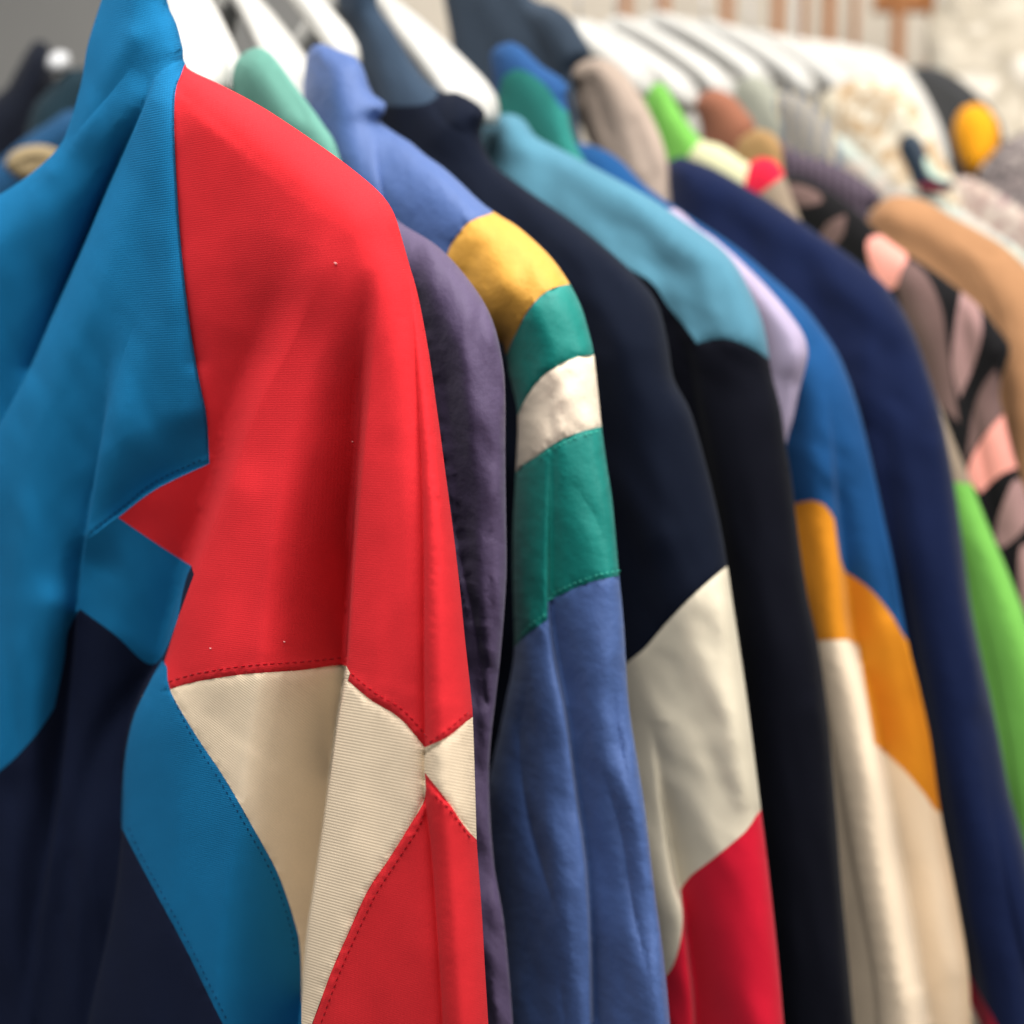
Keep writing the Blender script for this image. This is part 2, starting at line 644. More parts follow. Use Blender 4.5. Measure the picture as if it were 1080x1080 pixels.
d_white = fabric('greyish_white_cotton', (206, 195, 172), 'plain')
d_red = fabric('crimson_cotton', (190, 24, 46), 'plain')
e_lb = fabric('light_blue_fleece', (76, 122, 140), 'plain', sheen=.2)
e_blk = fabric('black_fleece', (12, 13, 21), 'plain', sheen=.06)
lav = fabric('lavender_cotton', (160, 148, 170), 'plain')
g_blue = fabric('royal_blue_cotton', (26, 70, 116), 'plain')
g_yel = fabric('amber_cotton', (208, 132, 34), 'plain')
g_cream = fabric('ivory_cotton', (232, 210, 182), 'plain')
h_navy = fabric('ink_blue_fleece', (18, 27, 56), 'plain', sheen=.2)
k_green = fabric('lime_cotton', (112, 174, 78), 'plain')
k_cream = fabric('pale_lime_cotton', (196, 194, 156), 'plain')
k_beige = fabric('stone_cotton', (140, 124, 106), 'plain')
k_red = fabric('raspberry_cotton', (200, 34, 58), 'plain')
i_black = fabric('black_viscose', (24, 23, 24), 'plain', sheen=.1)
i_pink = fabric('salmon_viscose', (222, 148, 134), 'plain')
i_brown = fabric('mauve_brown_viscose', (104, 82, 78), 'plain')
i_pale = fabric('dusty_pink_viscose', (148, 116, 112), 'plain')
j_tan = fabric('tan_suede', (158, 116, 82), 'plain', sheen=.2)
teal_green = fabric('bottle_green_cotton', (42, 114, 106), 'plain')
t_blue = fabric('denim_blue_cotton', (40, 76, 122), 'plain')
slate = fabric('slate_wool', (52, 62, 74), 'plain')
taupe = fabric('taupe_knit', (166, 148, 134), 'knit', bump=.6)
white_plain = solid('white_cap_plastic', (190, 190, 190), .4)
brown = fabric('brown_suede', (142, 92, 72), 'plain')

# ================================================================== the garments, nearest first
# ---- red and blue track jacket
E1 = [(345, 262), (328, 320), (303, 375), (275, 430), (238, 528), (206, 606), (190, 650), (176, 697), (158, 722), (141, 760),
      (132, 810), (130, 873), (122, 950), (104, 1030), (92, 1090), (75, 1210), (70, 1330)]
E2 = [(404, 285), (398, 340), (390, 420), (384, 480), (377, 560), (371, 640), (366, 708), (356, 770), (345, 850), (334, 925),
      (325, 985), (316, 1085), (305, 1200), (300, 1330)]
E3 = [(398, 212), (418, 258), (432, 300), (440, 400), (445, 500), (447, 600), (447, 700), (448, 790), (448, 840), (455, 900),
      (462, 1000), (467, 1085), (472, 1200), (475, 1330)]
E1, E2, E3 = smooth(E1, False, 4), smooth(E2, False, 4), smooth(E3, False, 4)
seamR1 = [(176, 728), (207, 719), (259, 711), (315, 707), (365, 702)]
seamR2 = [(366, 718), (392, 739), (421, 757), (447, 786)]
seamR3 = [(448, 795), (473, 777), (500, 755)]
seamR4 = [(448, 842), (433, 869), (410, 906), (388, 939), (366, 987), (351, 1021), (340, 1050), (326, 1090)]
seamR5 = [(448, 822), (473, 846), (502, 885)]
shift = lambda L, dx, dy: [(p[0] + dx, p[1] + dy) for p in L]
A = Garment(
    'track_jacket', 'red track jacket with blue collar, cream sleeve band and navy body, nearest of all', 'jacket',
    (470, .70, 30),
    [(110, -10), (122, -60), (170, -60), (176, 0), (186, 25), (193, 52), (197, 71), (230, 88), (280, 115), (340, 155), (380, 185),
     (404, 207), (416, 226), (422, 245), (432, 280), (441, 312), (452, 370), (462, 440), (470, 500), (478, 560), (485, 620),
     (490, 670), (497, 735), (499, 765), (502, 860), (503, 890), (508, 960), (512, 1030), (515, 1080), (520, 1180), (524, 1330, 1),
     (-230, 1330, 1), (-260, 700), (-200, 420), (-140, 310), (-60, 235), (0, 205), (35, 181), (62, 155), (74, 128), (86, 85), (93, 45)],
    [('body_panel', None, a_navy, 'navy lower body and under sleeve'),
     ('front_panel', [(-400, -200, 1), (260, -200, 1), (260, 500, 1), (202, 596), (185, 660), (161, 701), (122, 670), (84, 642, 1),
                      (72, 665), (67, 700), (57, 747, 1), (37, 776), (0, 813), (-60, 850), (-400, 950, 1)], a_blue, 'blue front panel and lapel'),
     ('collar', [(-400, -200, 1), (260, -200, 1), (225, 45, 1), (192, 53), (167, 65), (155, 79), (148, 113), (111, 200), (85, 259),
                 (55, 326), (30, 385), (0, 445), (-60, 520), (-400, 620, 1)], a_blue, 'blue turned up collar'),
     ('shoulder_panel', [(205, 40, 1), (192, 76), (185, 98), (184, 140), (188, 220), (192, 270), (200, 340), (210, 400), (218, 440),
                         (221, 489, 1), (165, 516), (125, 546, 1), (163, 572), (202, 597, 1), (204.6, 606, 1), (188.6, 650), (173.6, 697, 1), (176, 728, 1), (207, 719), (259, 711),
                         (315, 707), (365, 702), (367, 718, 1), (392, 739), (421, 757), (448, 788, 1), (473, 777), (500, 755), (540, 730, 1),
                         (560, 60, 1)], red, 'red shoulder and upper sleeve'),
     ('sleeve_band', [(176, 728, 1), (207, 719), (259, 711), (315, 707), (365, 702), (367, 718, 1), (392, 739), (421, 757), (448, 788, 1),
                      (473, 777), (500, 755), (540, 730, 1), (560, 1200, 1), (300, 1200, 1)], cream, 'cream ribbed sleeve band'),
     ('sleeve_band', np.array(smooth([(150, 734), (176, 728), (207, 719), (259, 711), (315, 707), (364.7, 702)], False, 6).tolist() + (E2[(E2[:, 1] > 703) & (E2[:, 1] < 1090)] - [1.4, 0]).tolist() + smooth([(316, 1090), (250, 1090), (150, 734)], False, 6)[1:-1].tolist()), cream2, 'cream ribbed sleeve band'),
     ('sleeve_stripe', [(171, 696, 1), (176, 703), (180, 729), (207, 776), (237, 821), (267, 873), (293, 921), (311, 973), (317, 1006), (318, 1080, 1),
                        (310, 1330, 1), (330, 1390, 1), (300, 1330), (275, 1160), (236, 1082), (222, 1054), (193, 995), (167, 947), (143, 902),
                        (128.6, 873, 1), (130.6, 810), (139.6, 760), (156.6, 722)], a_blue, 'blue diagonal sleeve stripe'),
     ('lower_sleeve', [(448, 815, 1), (473, 846), (502, 885), (560, 930, 1), (560, 1390, 1), (280, 1390, 1), (300, 1160), (314, 1122), (326, 1088), (340, 1050), (351, 1021),
                       (366, 987), (388, 939), (410, 906), (433, 869), (448, 842)], red, 'red lower sleeve'),
     ],
    [Lobe(E1, [0, .001, .012, .0268, .027, .027, .027, .027], [80, 66, 60, 60, 60, 60, 60, 60], 150), Drop(E1, [0, .050, .078, .088, .084, .075, .07], 90, -1, [50, 34, 16, 4, 1.2, 1.2, 1.2]),
     Lobe(E2, [0, .003, .008, .012, .016, .018, .018], 32, 80), Drop(E2, [0, .058, .104, .110, .108, .106, .104], [24, 50, 60, 60, 60, 58, 56], -1, [20, 10, 4, 1.6, 1.2, 1.2, 1.2]),
     Lobe(E3, [.0, .006, .012, .014, .014, .016, .016], [18, 16, 18, 22, 24], 40),
     Crease(E3, [.002, .006, .010, .010, .010], 9),
     # collar roll and drape of the blue front
     Lobe([(196, 62), (166, 80), (152, 114), (114, 200), (88, 262), (58, 330), (32, 390), (0, 450), (-60, 560), (-120, 700)],
          [.002, .012, .018, .016, .010, .004], [30, 36, 40], 70, side=1),
     Drop([(196, 62), (166, 80), (152, 114), (114, 200), (88, 262), (58, 330), (32, 390), (0, 450), (-60, 560)], [0, .016, .042, .05, .04, .016], 56),
     Crease([(155, 84), (150, 116), (113, 200), (87, 260), (57, 328), (31, 388)], [.002, .02, .02, .010], 14),
     Lobe([(140, 70), (112, 104), (89, 130), (66, 160)], [0, .008, .008, .002], 26, 40, side=1),
     Ridge([(137, 40), (106, 90), (84, 140), (55, 175)], .006, 14),
     Lobe([(146, 330), (128, 380), (112, 440), (100, 507), (91, 570)], [0, .006, .010, .010, 0], 22, 60), Drop([(146, 330), (128, 380), (112, 440), (100, 507), (91, 570), (86, 606), (83, 646), (76, 720), (62, 850), (44, 1000), (34, 1120)], [0, .012, .022, .030, .032, .030, .027, .024, .020, .014, .008, 0], 48, -1, [30, 3, 1.5, 1.5, 2, 5, 14, 20]),
     Drop([(190, 78), (182, 98), (181, 140), (185, 220), (189, 270), (197, 340), (207, 400), (215, 440), (218, 487)], [.003, .006, .007, .007, 0], 24, 1, 3),
     Drop([(221, 489), (165, 515), (128, 542), (91, 570)], [0, .012, .016, .012, 0], 40, -1, 1.5), Ridge([(221, 484), (164, 510), (126, 537), (90, 565)], .0012, 4),
     Ridge([(160, 110), (176, 200), (188, 330), (196, 430)], .008, 24),
     Ridge([(60, 420), (36, 520), (22, 640), (8, 800)], [.0, .009, .010, .008], 26),
     Ridge([(100, 600), (92, 620), (60, 800), (30, 1000), (15, 1100)], -.014, 26),
     Ridge([(60, 640), (30, 850), (10, 1100)], .012, 22),
     Ridge([(150, 720), (100, 800), (60, 1000), (40, 1150)], -.008, 14),
     Ridge([(195, 74), (190, 150), (194, 270), (206, 380)], -.004, 12),
     # yoke swell and the deep hollow beside the front sleeve fold
     Ridge([(240, 120), (300, 200), (330, 280)], .012, 60),
     
     Ridge([(250, 520), (225, 640), (215, 700)], .004, 26),
     # seams: rolled edge and stitch groove
     *[Crease(L, .0022, 2.2) for L in (seamR1, seamR2, seamR3, seamR5)],
     Crease(seamR4, .0022, 2.2),
     *[Ridge(L, .0014, 3.2) for L in (shift(seamR1, 0, -4), shift(seamR2, 2, -4.5), shift(seamR3, -1, -4), shift(seamR5, -2, 5), shift(seamR4, 4, 3))],
     Crease([(180, 729), (207, 776), (237, 821), (267, 873), (293, 921), (311, 973), (317, 1006)], .0012, 3),
     Crease([(131, 873), (143, 902), (167, 947), (193, 995), (222, 1054), (236, 1082)], .0012, 3),
     Crease([(193, 80), (185, 98), (184, 140), (188, 220), (192, 270), (200, 340), (210, 400), (218, 440), (220, 486)], .0018, 3),
     Wrinkle(.0016, 200, 60, 84, 5), Wrinkle(.0009, 50, 24, 110, 8), Wrinkle(.0035, 90, 34, 70, 12, (-300, 60, 200, 700, 40)), Wrinkle(.008, 160, 22, 84, 13, (-300, 640, 150, 1400, 60)),
     *[Pucker(L, .0009, 10, 6) for L in (seamR1, seamR2, seamR3, seamR4, seamR5)], Pucker([(180, 729), (237, 821), (293, 921), (317, 1006)], .0008, 11, 6), Pucker([(131, 873), (167, 947), (222, 1054)], .0008, 11, 6),
     ], T=.044, R=52, grid=6.5, back=a_navy, lift=.04, Tb=.11)
A.stitch(shift(seamR1, 2, -9)[0:], redstitch)
A.stitch(shift(seamR2, 4, -8), redstitch)
A.stitch([(453, 783), (473, 769), (496, 749)], redstitch)
A.stitch([(458, 838), (476, 856), (498, 887)], redstitch)
A.stitch([(447, 858), (440, 875), (417, 911), (396, 944), (374, 990), (359, 1024), (348, 1053), (334, 1092)], redstitch)
bluethread = fabric('dark_blue_thread', (6, 42, 78), 'plain')
A.stitch([(184, 738), (203, 778), (232, 824), (262, 876), (288, 924), (306, 976), (312, 1010)], bluethread, 3.4, 4.0, .0004)
A.stitch([(136, 873), (148, 900), (172, 944), (198, 992), (227, 1051), (241, 1079)], bluethread, 3.4, 4.0, .0004)

A.stitch([(95, 561), (129, 535), (164, 508), (214, 484)], bluethread, 3.2, 3.0, .0004)

lint_m = fabric('pale_lint', (226, 160, 156), 'plain')
for px, py, rr in ((354, 278, .0008), (222, 684, .0006), (300, 677, .0006), (372, 466, .0005)):
    c = A.at([(px, py)], .0006)[0]
    tt = np.linspace(-1, 1, 6)
    V, Fc = tube_geo([c + np.array([q * rr, 0, .5 * rr * q * q - .4 * rr * q]) for q in tt], [rr * .25, rr * .6, rr * .8, rr * .8, rr * .5, rr * .2], 6)
    link_mesh('lint', np.array(V), Fc, lint_m, A.root)

# ---- purple windbreaker
B = Garment(
    'windbreaker', 'dull purple nylon windbreaker squeezed between the red track jacket and the slate blue jacket', 'jacket',
    (530, .755, 45),
    [(300, 160), (350, 180), (400, 215), (424, 236), (462, 260), (495, 296), (518, 334), (530, 380), (533, 420), (533, 480), (534, 560),
     (534, 610), (529, 680), (523, 735), (517, 790), (516, 835), (521, 910), (532, 976), (541, 1080), (548, 1200), (552, 1330, 1),
     (180, 1330, 1), (170, 700), (220, 300)],
    [('body_panel', None, purple)],
    [Crease([(430, 300), (451, 395), (462, 460), (480, 560), (500, 660), (512, 740)], [.003, .005, .006, .005], 5),
     Ridge([(448, 270), (480, 340), (505, 440), (516, 560), (512, 680)], .008, 24),
     Ridge([(440, 320), (470, 430), (490, 560), (505, 700)], -.006, 12),
     Wrinkle(.009, 90, 16, 86, 21), Wrinkle(.005, 40, 12, 72, 31, (430, 560, 620, 1400, 60)), Wrinkle(.002, 60, 14, 60, 33), Pucker([(436, 320), (451, 395), (462, 460), (480, 560), (500, 660)], .0022, 13, 9)],
    T=.036, R=50, grid=6.5)
B.stitch([(446, 395), (457, 460), (474, 560), (494, 655)], fabric('purple_thread', (40, 32, 54)), 4, 4, .0005)

# ---- mint top showing over the red shoulder
Mt = Garment(
    'mint_shirt', 'pale mint green top peeking over the red shoulder on a white hanger', 'top',
    (300, .99, 40),
    [(242, 84), (252, 60), (270, 50), (284, 55), (297, 70), (318, 100), (340, 130), (358, 165), (370, 260), (360, 700, 1), (150, 700, 1), (190, 250), (225, 140)],
    [('body_panel', None, mint)],
    [Ridge([(262, 75), (300, 130)], .006, 16), Ridge([(280, 60), (320, 120)], -.004, 8)], T=.022, R=22, grid=8)

# ---- slate blue jacket with yellow, teal and cream shoulder blocks
Cc = Garment(
    'windbreaker_jacket', 'slate blue nylon jacket with yellow shoulder, teal blocks and a cream arm band', 'jacket',
    (650, .80, 45),
    [(324, 56), (330, 48), (340, 46), (357, 53), (375, 60), (384, 74), (389, 90), (394, 100), (407, 109), (406, 118), (400, 127), (418, 141), (433, 150),
     (448, 163), (468, 177), (487, 194), (507, 213), (526, 227), (547, 240), (577, 267), (597, 293), (612, 321), (621, 350), (627, 378), (634, 445),
     (640, 490), (646, 530), (653, 607), (658, 660), (663, 740), (672, 800), (680, 850), (690, 935), (700, 1010), (707, 1085), (714, 1200), (720, 1330, 1),
     (520, 1330, 1), (515, 1200), (520, 1000), (513, 900), (514, 835), (525, 780), (533, 740), (542, 690), (541, 620), (541, 560), (544, 500), (546, 440),
     (538, 400), (526, 360), (500, 420), (470, 700), (440, 1330, 1), (230, 1330, 1), (230, 600), (270, 300), (310, 150)],
    [('body_panel', None, c_blue, 'slate blue body and sleeve'),
     ('collar', [(280, 20, 1), (410, 20, 1), (415, 100, 1), (408, 116), (398, 130), (398, 170), (408, 230), (420, 300), (300, 330, 1)], c_blue, 'slate blue stand collar'),
     ('shoulder_patch', [(530, 215, 1), (518, 225), (495, 234), (477, 256), (467, 280), (440, 340), (520, 440, 1), (534, 376), (545, 350), (558, 326), (577, 307), (599, 300), (640, 296, 1)], c_yel, 'yellow shoulder patch'),
     ('upper_sleeve', [(640, 296, 1), (614, 299), (599, 300), (577, 307), (558, 327), (545, 350), (532, 378), (500, 430, 1), (520, 690, 1), (541, 684, 1), (558, 667), (577, 654, 1), (578, 634, 1), (602, 622), (629, 612), (655, 607), (680, 600, 1)], c_teal, 'teal sleeve blocks'),
     ('arm_band', [(650, 372, 1), (627, 374), (610, 376), (599, 380), (577, 393), (562, 409), (552, 425), (547, 436), (535, 470, 1), (535, 505, 1), (543, 499), (552, 490), (566, 481), (584, 468), (607, 457), (634, 450), (660, 444, 1)], c_cream, 'cream arm band')],
    [Lobe([(574, 420), (577, 470), (577, 547), (577, 636), (584, 698), (595, 754), (607, 843), (616, 910), (621, 995), (623, 1085), (628, 1330)],
          [0, .006, .014, .014, .016, .018, .018, .018], [24, 26, 30, 36, 40], 60, side=-1),
     Drop([(574, 420), (577, 470), (577, 547), (577, 636), (584, 698), (595, 754), (607, 843), (616, 910), (621, 995), (623, 1085), (628, 1330)], [0, .012, .026, .034, .040, .044, .044], 50, 1, 5),
     Lobe([(398, 128), (398, 170), (408, 230), (420, 300)], [.004, .010, .010, .004], 26, 60, side=-1),
     Ridge([(352, 75), (366, 140), (378, 220)], .008, 20),
     Ridge([(334, 62), (345, 80)], -.006, 7),
     Ridge([(460, 200), (510, 250), (560, 320)], .008, 40),
     Crease([(518, 225), (495, 234), (477, 256), (467, 280)], .003, 4),
     Crease([(614, 299), (599, 300), (577, 307), (558, 327), (545, 350), (532, 378)], .002, 3),
     Crease([(627, 374), (610, 376), (599, 380), (577, 393), (562, 409), (552, 425)], .0025, 3),
     Crease([(634, 450), (607, 457), (584, 468), (566, 481), (552, 490)], .002, 3),
     Crease([(655, 607), (629, 612), (602, 622), (578, 634)], .002, 3),
     Crease([(577, 654), (558, 667), (541, 684)], .002, 3),
     Ridge([(505, 262), (490, 290)], -.003, 8), Ridge([(530, 300), (512, 340)], .004, 16), Ridge([(556, 270), (548, 330)], -.002, 8),
     Crease([(552, 830), (570, 910), (588, 970)], [.000, .009, .0], 8),
     Crease([(560, 700), (548, 780), (556, 860), (575, 940)], [0, .007, .008, 0], 10),
     Crease([(632, 800), (655, 880), (668, 960), (690, 1050)], [0, .010, .009, .0], 11),
     Crease([(648, 690), (650, 760), (668, 850)], [0, .009, .0], 10),
     Crease([(600, 980), (590, 1020), (596, 1090)], [0, .004, .002], 8),
     Crease([(595, 500), (625, 540), (645, 590)], [0, .002, 0], 9),
     Wrinkle(.010, 170, 38, 80, 41, (490, 560, 780, 1500, 60)), Wrinkle(.0035, 90, 30, 58, 43), Wrinkle(.0022, 70, 20, 112, 46, (490, 640, 780, 1500, 40)),
     Pucker([(627, 374), (610, 376), (599, 380), (577, 393), (562, 409)], .0016, 11, 7), Pucker([(634, 450), (607, 457), (584, 468), (566, 481)], .0014, 12, 6), Pucker([(655, 607), (629, 612), (602, 622), (578, 634)], .0016, 14, 8), Pucker([(577, 654), (558, 667), (541, 684)], .0016, 12, 8), Pucker([(518, 225), (495, 234), (477, 256), (467, 280)], .002, 16, 10), Pucker([(614, 299), (599, 300), (577, 307), (558, 327), (545, 350)], .0014, 13, 7), Wrinkle(.004, 40, 14, 100, 44, (530, 370, 640, 470, 15))],
    T=.054, R=66, grid=6.5)
Cc.stitch([(654, 602), (629, 607), (602, 617), (580, 628)], tealstitch, 3.4, 2.6, .0005)
Cc.stitch([(575, 648), (558, 661), (544, 677)], tealstitch, 3.4, 2.6, .0005)
Cc.stitch([(631, 455), (607, 462), (584, 473), (568, 484)], tealstitch, 3.4, 2.6, .0005)

# ---- navy, white and red jacket
D = Garment(
    'colour_block_jacket', 'dark navy jacket with a greyish white arm panel over a crimson lower sleeve', 'jacket',
    (765, .88, 45),
    [(352, -40), (395, -40), (398, 5), (413, 29), (431, 59), (446, 80), (461, 94), (470, 98), (480, 97), (499, 106), (512, 119), (507, 140), (518, 170), (547, 194),
     (599, 230), (636, 259), (673, 293), (694, 322), (704, 360), (711, 400), (729, 436), (747, 499), (760, 555), (767, 596), (774, 644), (781, 690), (791, 761), (802, 850),
     (809, 905), (819, 995), (827, 1085), (836, 1200), (842, 1330, 1), (400, 1330, 1), (390, 700), (380, 500), (360, 300), (372, 160), (372, 48), (358, 10)],
    [('body_panel', None, d_navy, 'dark navy body and shoulder'),
     ('collar', [(330, -80, 1), (420, -80, 1), (425, 40, 1), (462, 92), (452, 108), (430, 112), (408, 112), (380, 118, 1), (345, 60, 1)], d_collar, 'faded navy collar stand'),
     ('sleeve_panel', [(800, 575, 1), (767, 597), (732, 627), (702, 658), (680, 684), (658, 702), (620, 740, 1), (640, 1080, 1), (690, 1040), (706, 1025), (715, 1003), (720, 973), (718, 938, 1), (728, 924), (754, 904), (787, 876), (803, 854), (840, 830, 1)], d_white, 'greyish white sleeve panel'),
     ('lower_sleeve', [(840, 828, 1), (803, 854), (787, 876), (754, 904), (728, 924), (718, 938, 1), (720, 973), (715, 1003), (706, 1025), (690, 1040, 1), (640, 1080, 1), (640, 1400, 1), (900, 1400, 1)], d_red, 'crimson lower sleeve')],
    [Lobe([(684, 760), (692, 820), (702, 887), (710, 932), (719, 960), (721, 985), (724, 1010), (731, 1085), (740, 1330)], [0, .006, .010, .012, .012, .012, .012], 26, 60, side=-1),
     Drop([(684, 760), (692, 820), (702, 887), (710, 932), (719, 960), (721, 985), (724, 1010), (731, 1085), (740, 1330)], [0, .014, .026, .030, .030, .030], 56, 1, 5),
     Ridge([(430, 90), (470, 150), (540, 220), (620, 300), (680, 400)], .010, 44),
     Ridge([(440, 130), (500, 190), (560, 250)], -.006, 20),
     Ridge([(650, 380), (680, 480), (700, 560)], .008, 30),
     Lobe([(460, 94), (455, 108), (470, 130), (500, 150)], [.002, .006, .004, 0], 20, 30, side=-1),
     Crease([(767, 597), (732, 627), (702, 658), (680, 684)], .002, 3),
     Ridge([(760, 640), (770, 740), (788, 840)], .003, 12),
     Wrinkle(.008, 130, 36, 66, 51), Wrinkle(.005, 80, 30, 40, 53, (380, 120, 720, 420, 60)), Wrinkle(.0022, 60, 18, 40, 52, (680, 640, 800, 900, 20))],
    T=.056, R=74, grid=7.5)

# ---- light blue and black fleece
Ef = Garment(
    'fleece_jacket', 'fleece jacket with a light blue yoke and a long black sleeve', 'jacket',
    (850, .96, 45),
    [(505, 150), (512, 133), (527, 121), (543, 121), (555, 129), (564, 143), (584, 154), (606, 165), (630, 178), (658, 193), (690, 211), (717, 230), (754, 256), (775, 278),
     (791, 307), (802, 333), (808, 356), (814, 395), (823, 429), (829, 470), (834, 499), (840, 547), (847, 599), (854, 640), (863, 680), (873, 754), (882, 858), (888, 939), (895, 1013),
     (901, 1085), (910, 1200), (915, 1330, 1), (640, 1330, 1), (600, 600), (500, 400), (480, 240)],
    [('body_panel', None, e_blk, 'black body and sleeve'),
     ('yoke', [(440, 80, 1), (560, 60, 1), (860, 250, 1), (840, 400, 1), (811, 379), (791, 366), (762, 357), (735, 362, 1), (722, 344), (704, 322), (685, 296), (640, 272), (560, 230), (480, 210, 1)], e_lb, 'light blue yoke')],
    [Lobe([(690, 260), (715, 330), (730, 370), (742, 440), (756, 520), (775, 640), (800, 900), (820, 1330)], [0, .010, .018, .020, .020, .020], 36, 80), Drop([(690, 260), (715, 330), (730, 370), (742, 440), (756, 520), (775, 640), (800, 900), (820, 1330)], [.0, .012, .03, .04, .04, .04], 40, -1, 8),
     Ridge([(528, 130), (545, 150), (600, 180), (680, 222), (740, 270)], .006, 18),
     Ridge([(560, 175), (640, 225), (700, 280)], -.006, 18),
     Ridge([(740, 265), (776, 310), (790, 350)], .008, 24),
     Crease([(811, 379), (791, 366), (762, 357), (738, 361)], .003, 4),
     Ridge([(860, 750), (880, 900), (892, 1080)], .004, 14),
     Wrinkle(.007, 130, 34, 80, 61), Wrinkle(.006, 60, 26, 36, 62, (480, 100, 830, 420, 40))],
    T=.056, R=74, grid=8)

# ---- lavender top
Fl = Garment(
    'lavender_top', 'pale lavender top showing as a thin sliver behind the black fleece sleeve', 'top',
    (845, 1.005, 45),
    [(700, 230), (740, 243), (767, 263), (787, 281), (810, 304), (832, 330), (847, 352), (852, 370), (850, 386), (843, 412), (836, 444), (829, 468), (822, 520), (800, 620), (740, 640), (700, 420)],
    [('body_panel', None, lav)], [Ridge([(790, 290), (825, 340), (838, 380)], .005, 16), Crease([(826, 400), (822, 460)], .003, 8)], T=.022, R=22, grid=8)

# ---- royal blue jacket with amber and ivory sleeve
G = Garment(
    'varsity_jacket', 'royal blue jacket with an amber band above a long ivory lower sleeve', 'jacket',
    (945, 1.05, 45),
    [(560, 160), (590, 150), (612, 151), (637, 158), (658, 172), (680, 195), (717, 222), (773, 259), (810, 289), (847, 322), (873, 356), (887, 380), (902, 420), (917, 477), (932, 547), (943, 599), (952, 650),
     (960, 690), (970, 730), (981, 780), (991, 852), (1002, 910), (1013, 969), (1021, 1021), (1025, 1085), (1032, 1200), (1036, 1330, 1), (800, 1330, 1), (760, 800), (640, 500), (580, 300)],
    [('body_panel', None, g_blue, 'royal blue body and shoulder'),
     ('sleeve_band', [(820, 529, 1), (839, 531), (855, 528), (870, 533), (880, 548, 1), (886, 590), (891, 603, 1), (917, 621), (939, 647), (956, 675), (990, 720, 1), (1030, 870, 1), (991, 857), (976, 839), (954, 813), (922, 784, 1), (905, 680, 1), (895, 675), (861, 676), (830, 678, 1)], g_yel, 'amber sleeve band'),
     ('lower_sleeve', [(830, 678, 1), (861, 676), (895, 675), (905, 680, 1), (922, 784, 1), (954, 813), (976, 839), (991, 857), (1040, 875, 1), (1060, 1400, 1), (800, 1400, 1)], g_cream, 'ivory lower sleeve')],
    [Lobe([(868, 400), (876, 470), (881, 548), (884, 577), (889, 621), (896, 676), (910, 725), (921, 778), (932, 836), (943, 902), (954, 962), (966, 1032), (974, 1085), (990, 1330)],
          [0, .010, .022, .026, .028, .028, .028, .028], [18, 20, 22, 24, 24], 60, side=-1),
     Drop([(868, 400), (876, 470), (881, 548), (884, 577), (889, 621), (896, 676), (910, 725), (921, 778), (932, 836), (943, 902), (954, 962), (966, 1032), (974, 1085), (990, 1330)], [0, .026, .062, .080, .082, .080, .078], 76, 1, 6),
     Lobe([(840, 520), (862, 690), (880, 800), (896, 900), (917, 1013), (924, 1085), (935, 1330)], [0, .008, .014, .016], 14, 60),
     Ridge([(800, 310), (850, 400), (864, 500)], .008, 20),
     Ridge([(905, 430), (925, 560), (940, 640)], -.004, 14),
     Wrinkle(.006, 130, 34, 82, 71), Wrinkle(.005, 60, 26, 50, 72, (600, 150, 940, 560, 40))],
    T=.054, R=66, grid=8, Tb=.085)

# ---- ink blue fleece
Hn = Garment(
    'ink_blue_fleece', 'deep ink blue fleece jacket with a plain rounded shoulder beside the lime sleeve', 'jacket',
    (1015, 1.14, 45),
    [(702, 185), (706, 170), (716, 165), (730, 169), (754, 178), (791, 199), (828, 222), (865, 248), (902, 274), (932, 299), (950, 324), (965, 354), (976, 385), (989, 425), (998, 462), (1006, 507), (1014, 562),
     (1024, 636), (1035, 692), (1046, 740), (1055, 784), (1066, 840), (1081, 890), (1098, 960), (1118, 1085), (1135, 1200), (1142, 1330, 1), (900, 1330, 1), (860, 800), (760, 500), (700, 300)],
    [('body_panel', None, h_navy, 'ink blue body and sleeve'),
     ('hem_band', [(1000, 990, 1), (1020, 1025), (1034, 1050), (1052, 1082), (1080, 1140), (1140, 1220, 1), (1150, 1400, 1), (900, 1400, 1), (980, 1000, 1)], k_red, 'pinkish red trim'),
     ('lower_panel', [(990, 1020, 1), (1016, 1046), (1028, 1068), (1040, 1095), (1060, 1150), (1120, 1250, 1), (1120, 1400, 1), (900, 1400, 1), (960, 1040, 1)], g_cream, 'ivory lower panel')],
    [Lobe([(930, 420), (946, 520), (958, 600), (975, 700), (1000, 850), (1018, 960), (1040, 1085), (1060, 1330)], [0, .008, .016, .022, .024, .024], 34, 80), Drop([(930, 420), (946, 520), (958, 600), (975, 700), (1000, 850), (1018, 960), (1040, 1085), (1060, 1330)], [0, .012, .028, .034, .036, .036], 44, -1, 12),
     Lobe([(1040, 800), (1056, 900), (1076, 1000), (1095, 1085), (1110, 1330)], [0, .008, .012, .012], 18, 40),
     Ridge([(730, 185), (800, 225), (880, 280), (940, 350)], .006, 20), Ridge([(760, 230), (850, 300), (900, 380)], -.008, 26),
     Ridge([(905, 380), (915, 480), (930, 600)], .006, 18), Ridge([(990, 470), (1006, 600), (1030, 740)], .005, 12),
     Wrinkle(.009, 140, 36, 80, 81), Wrinkle(.006, 70, 28, 46, 82, (700, 170, 1000, 520, 40))],
    T=.060, R=80, grid=9)

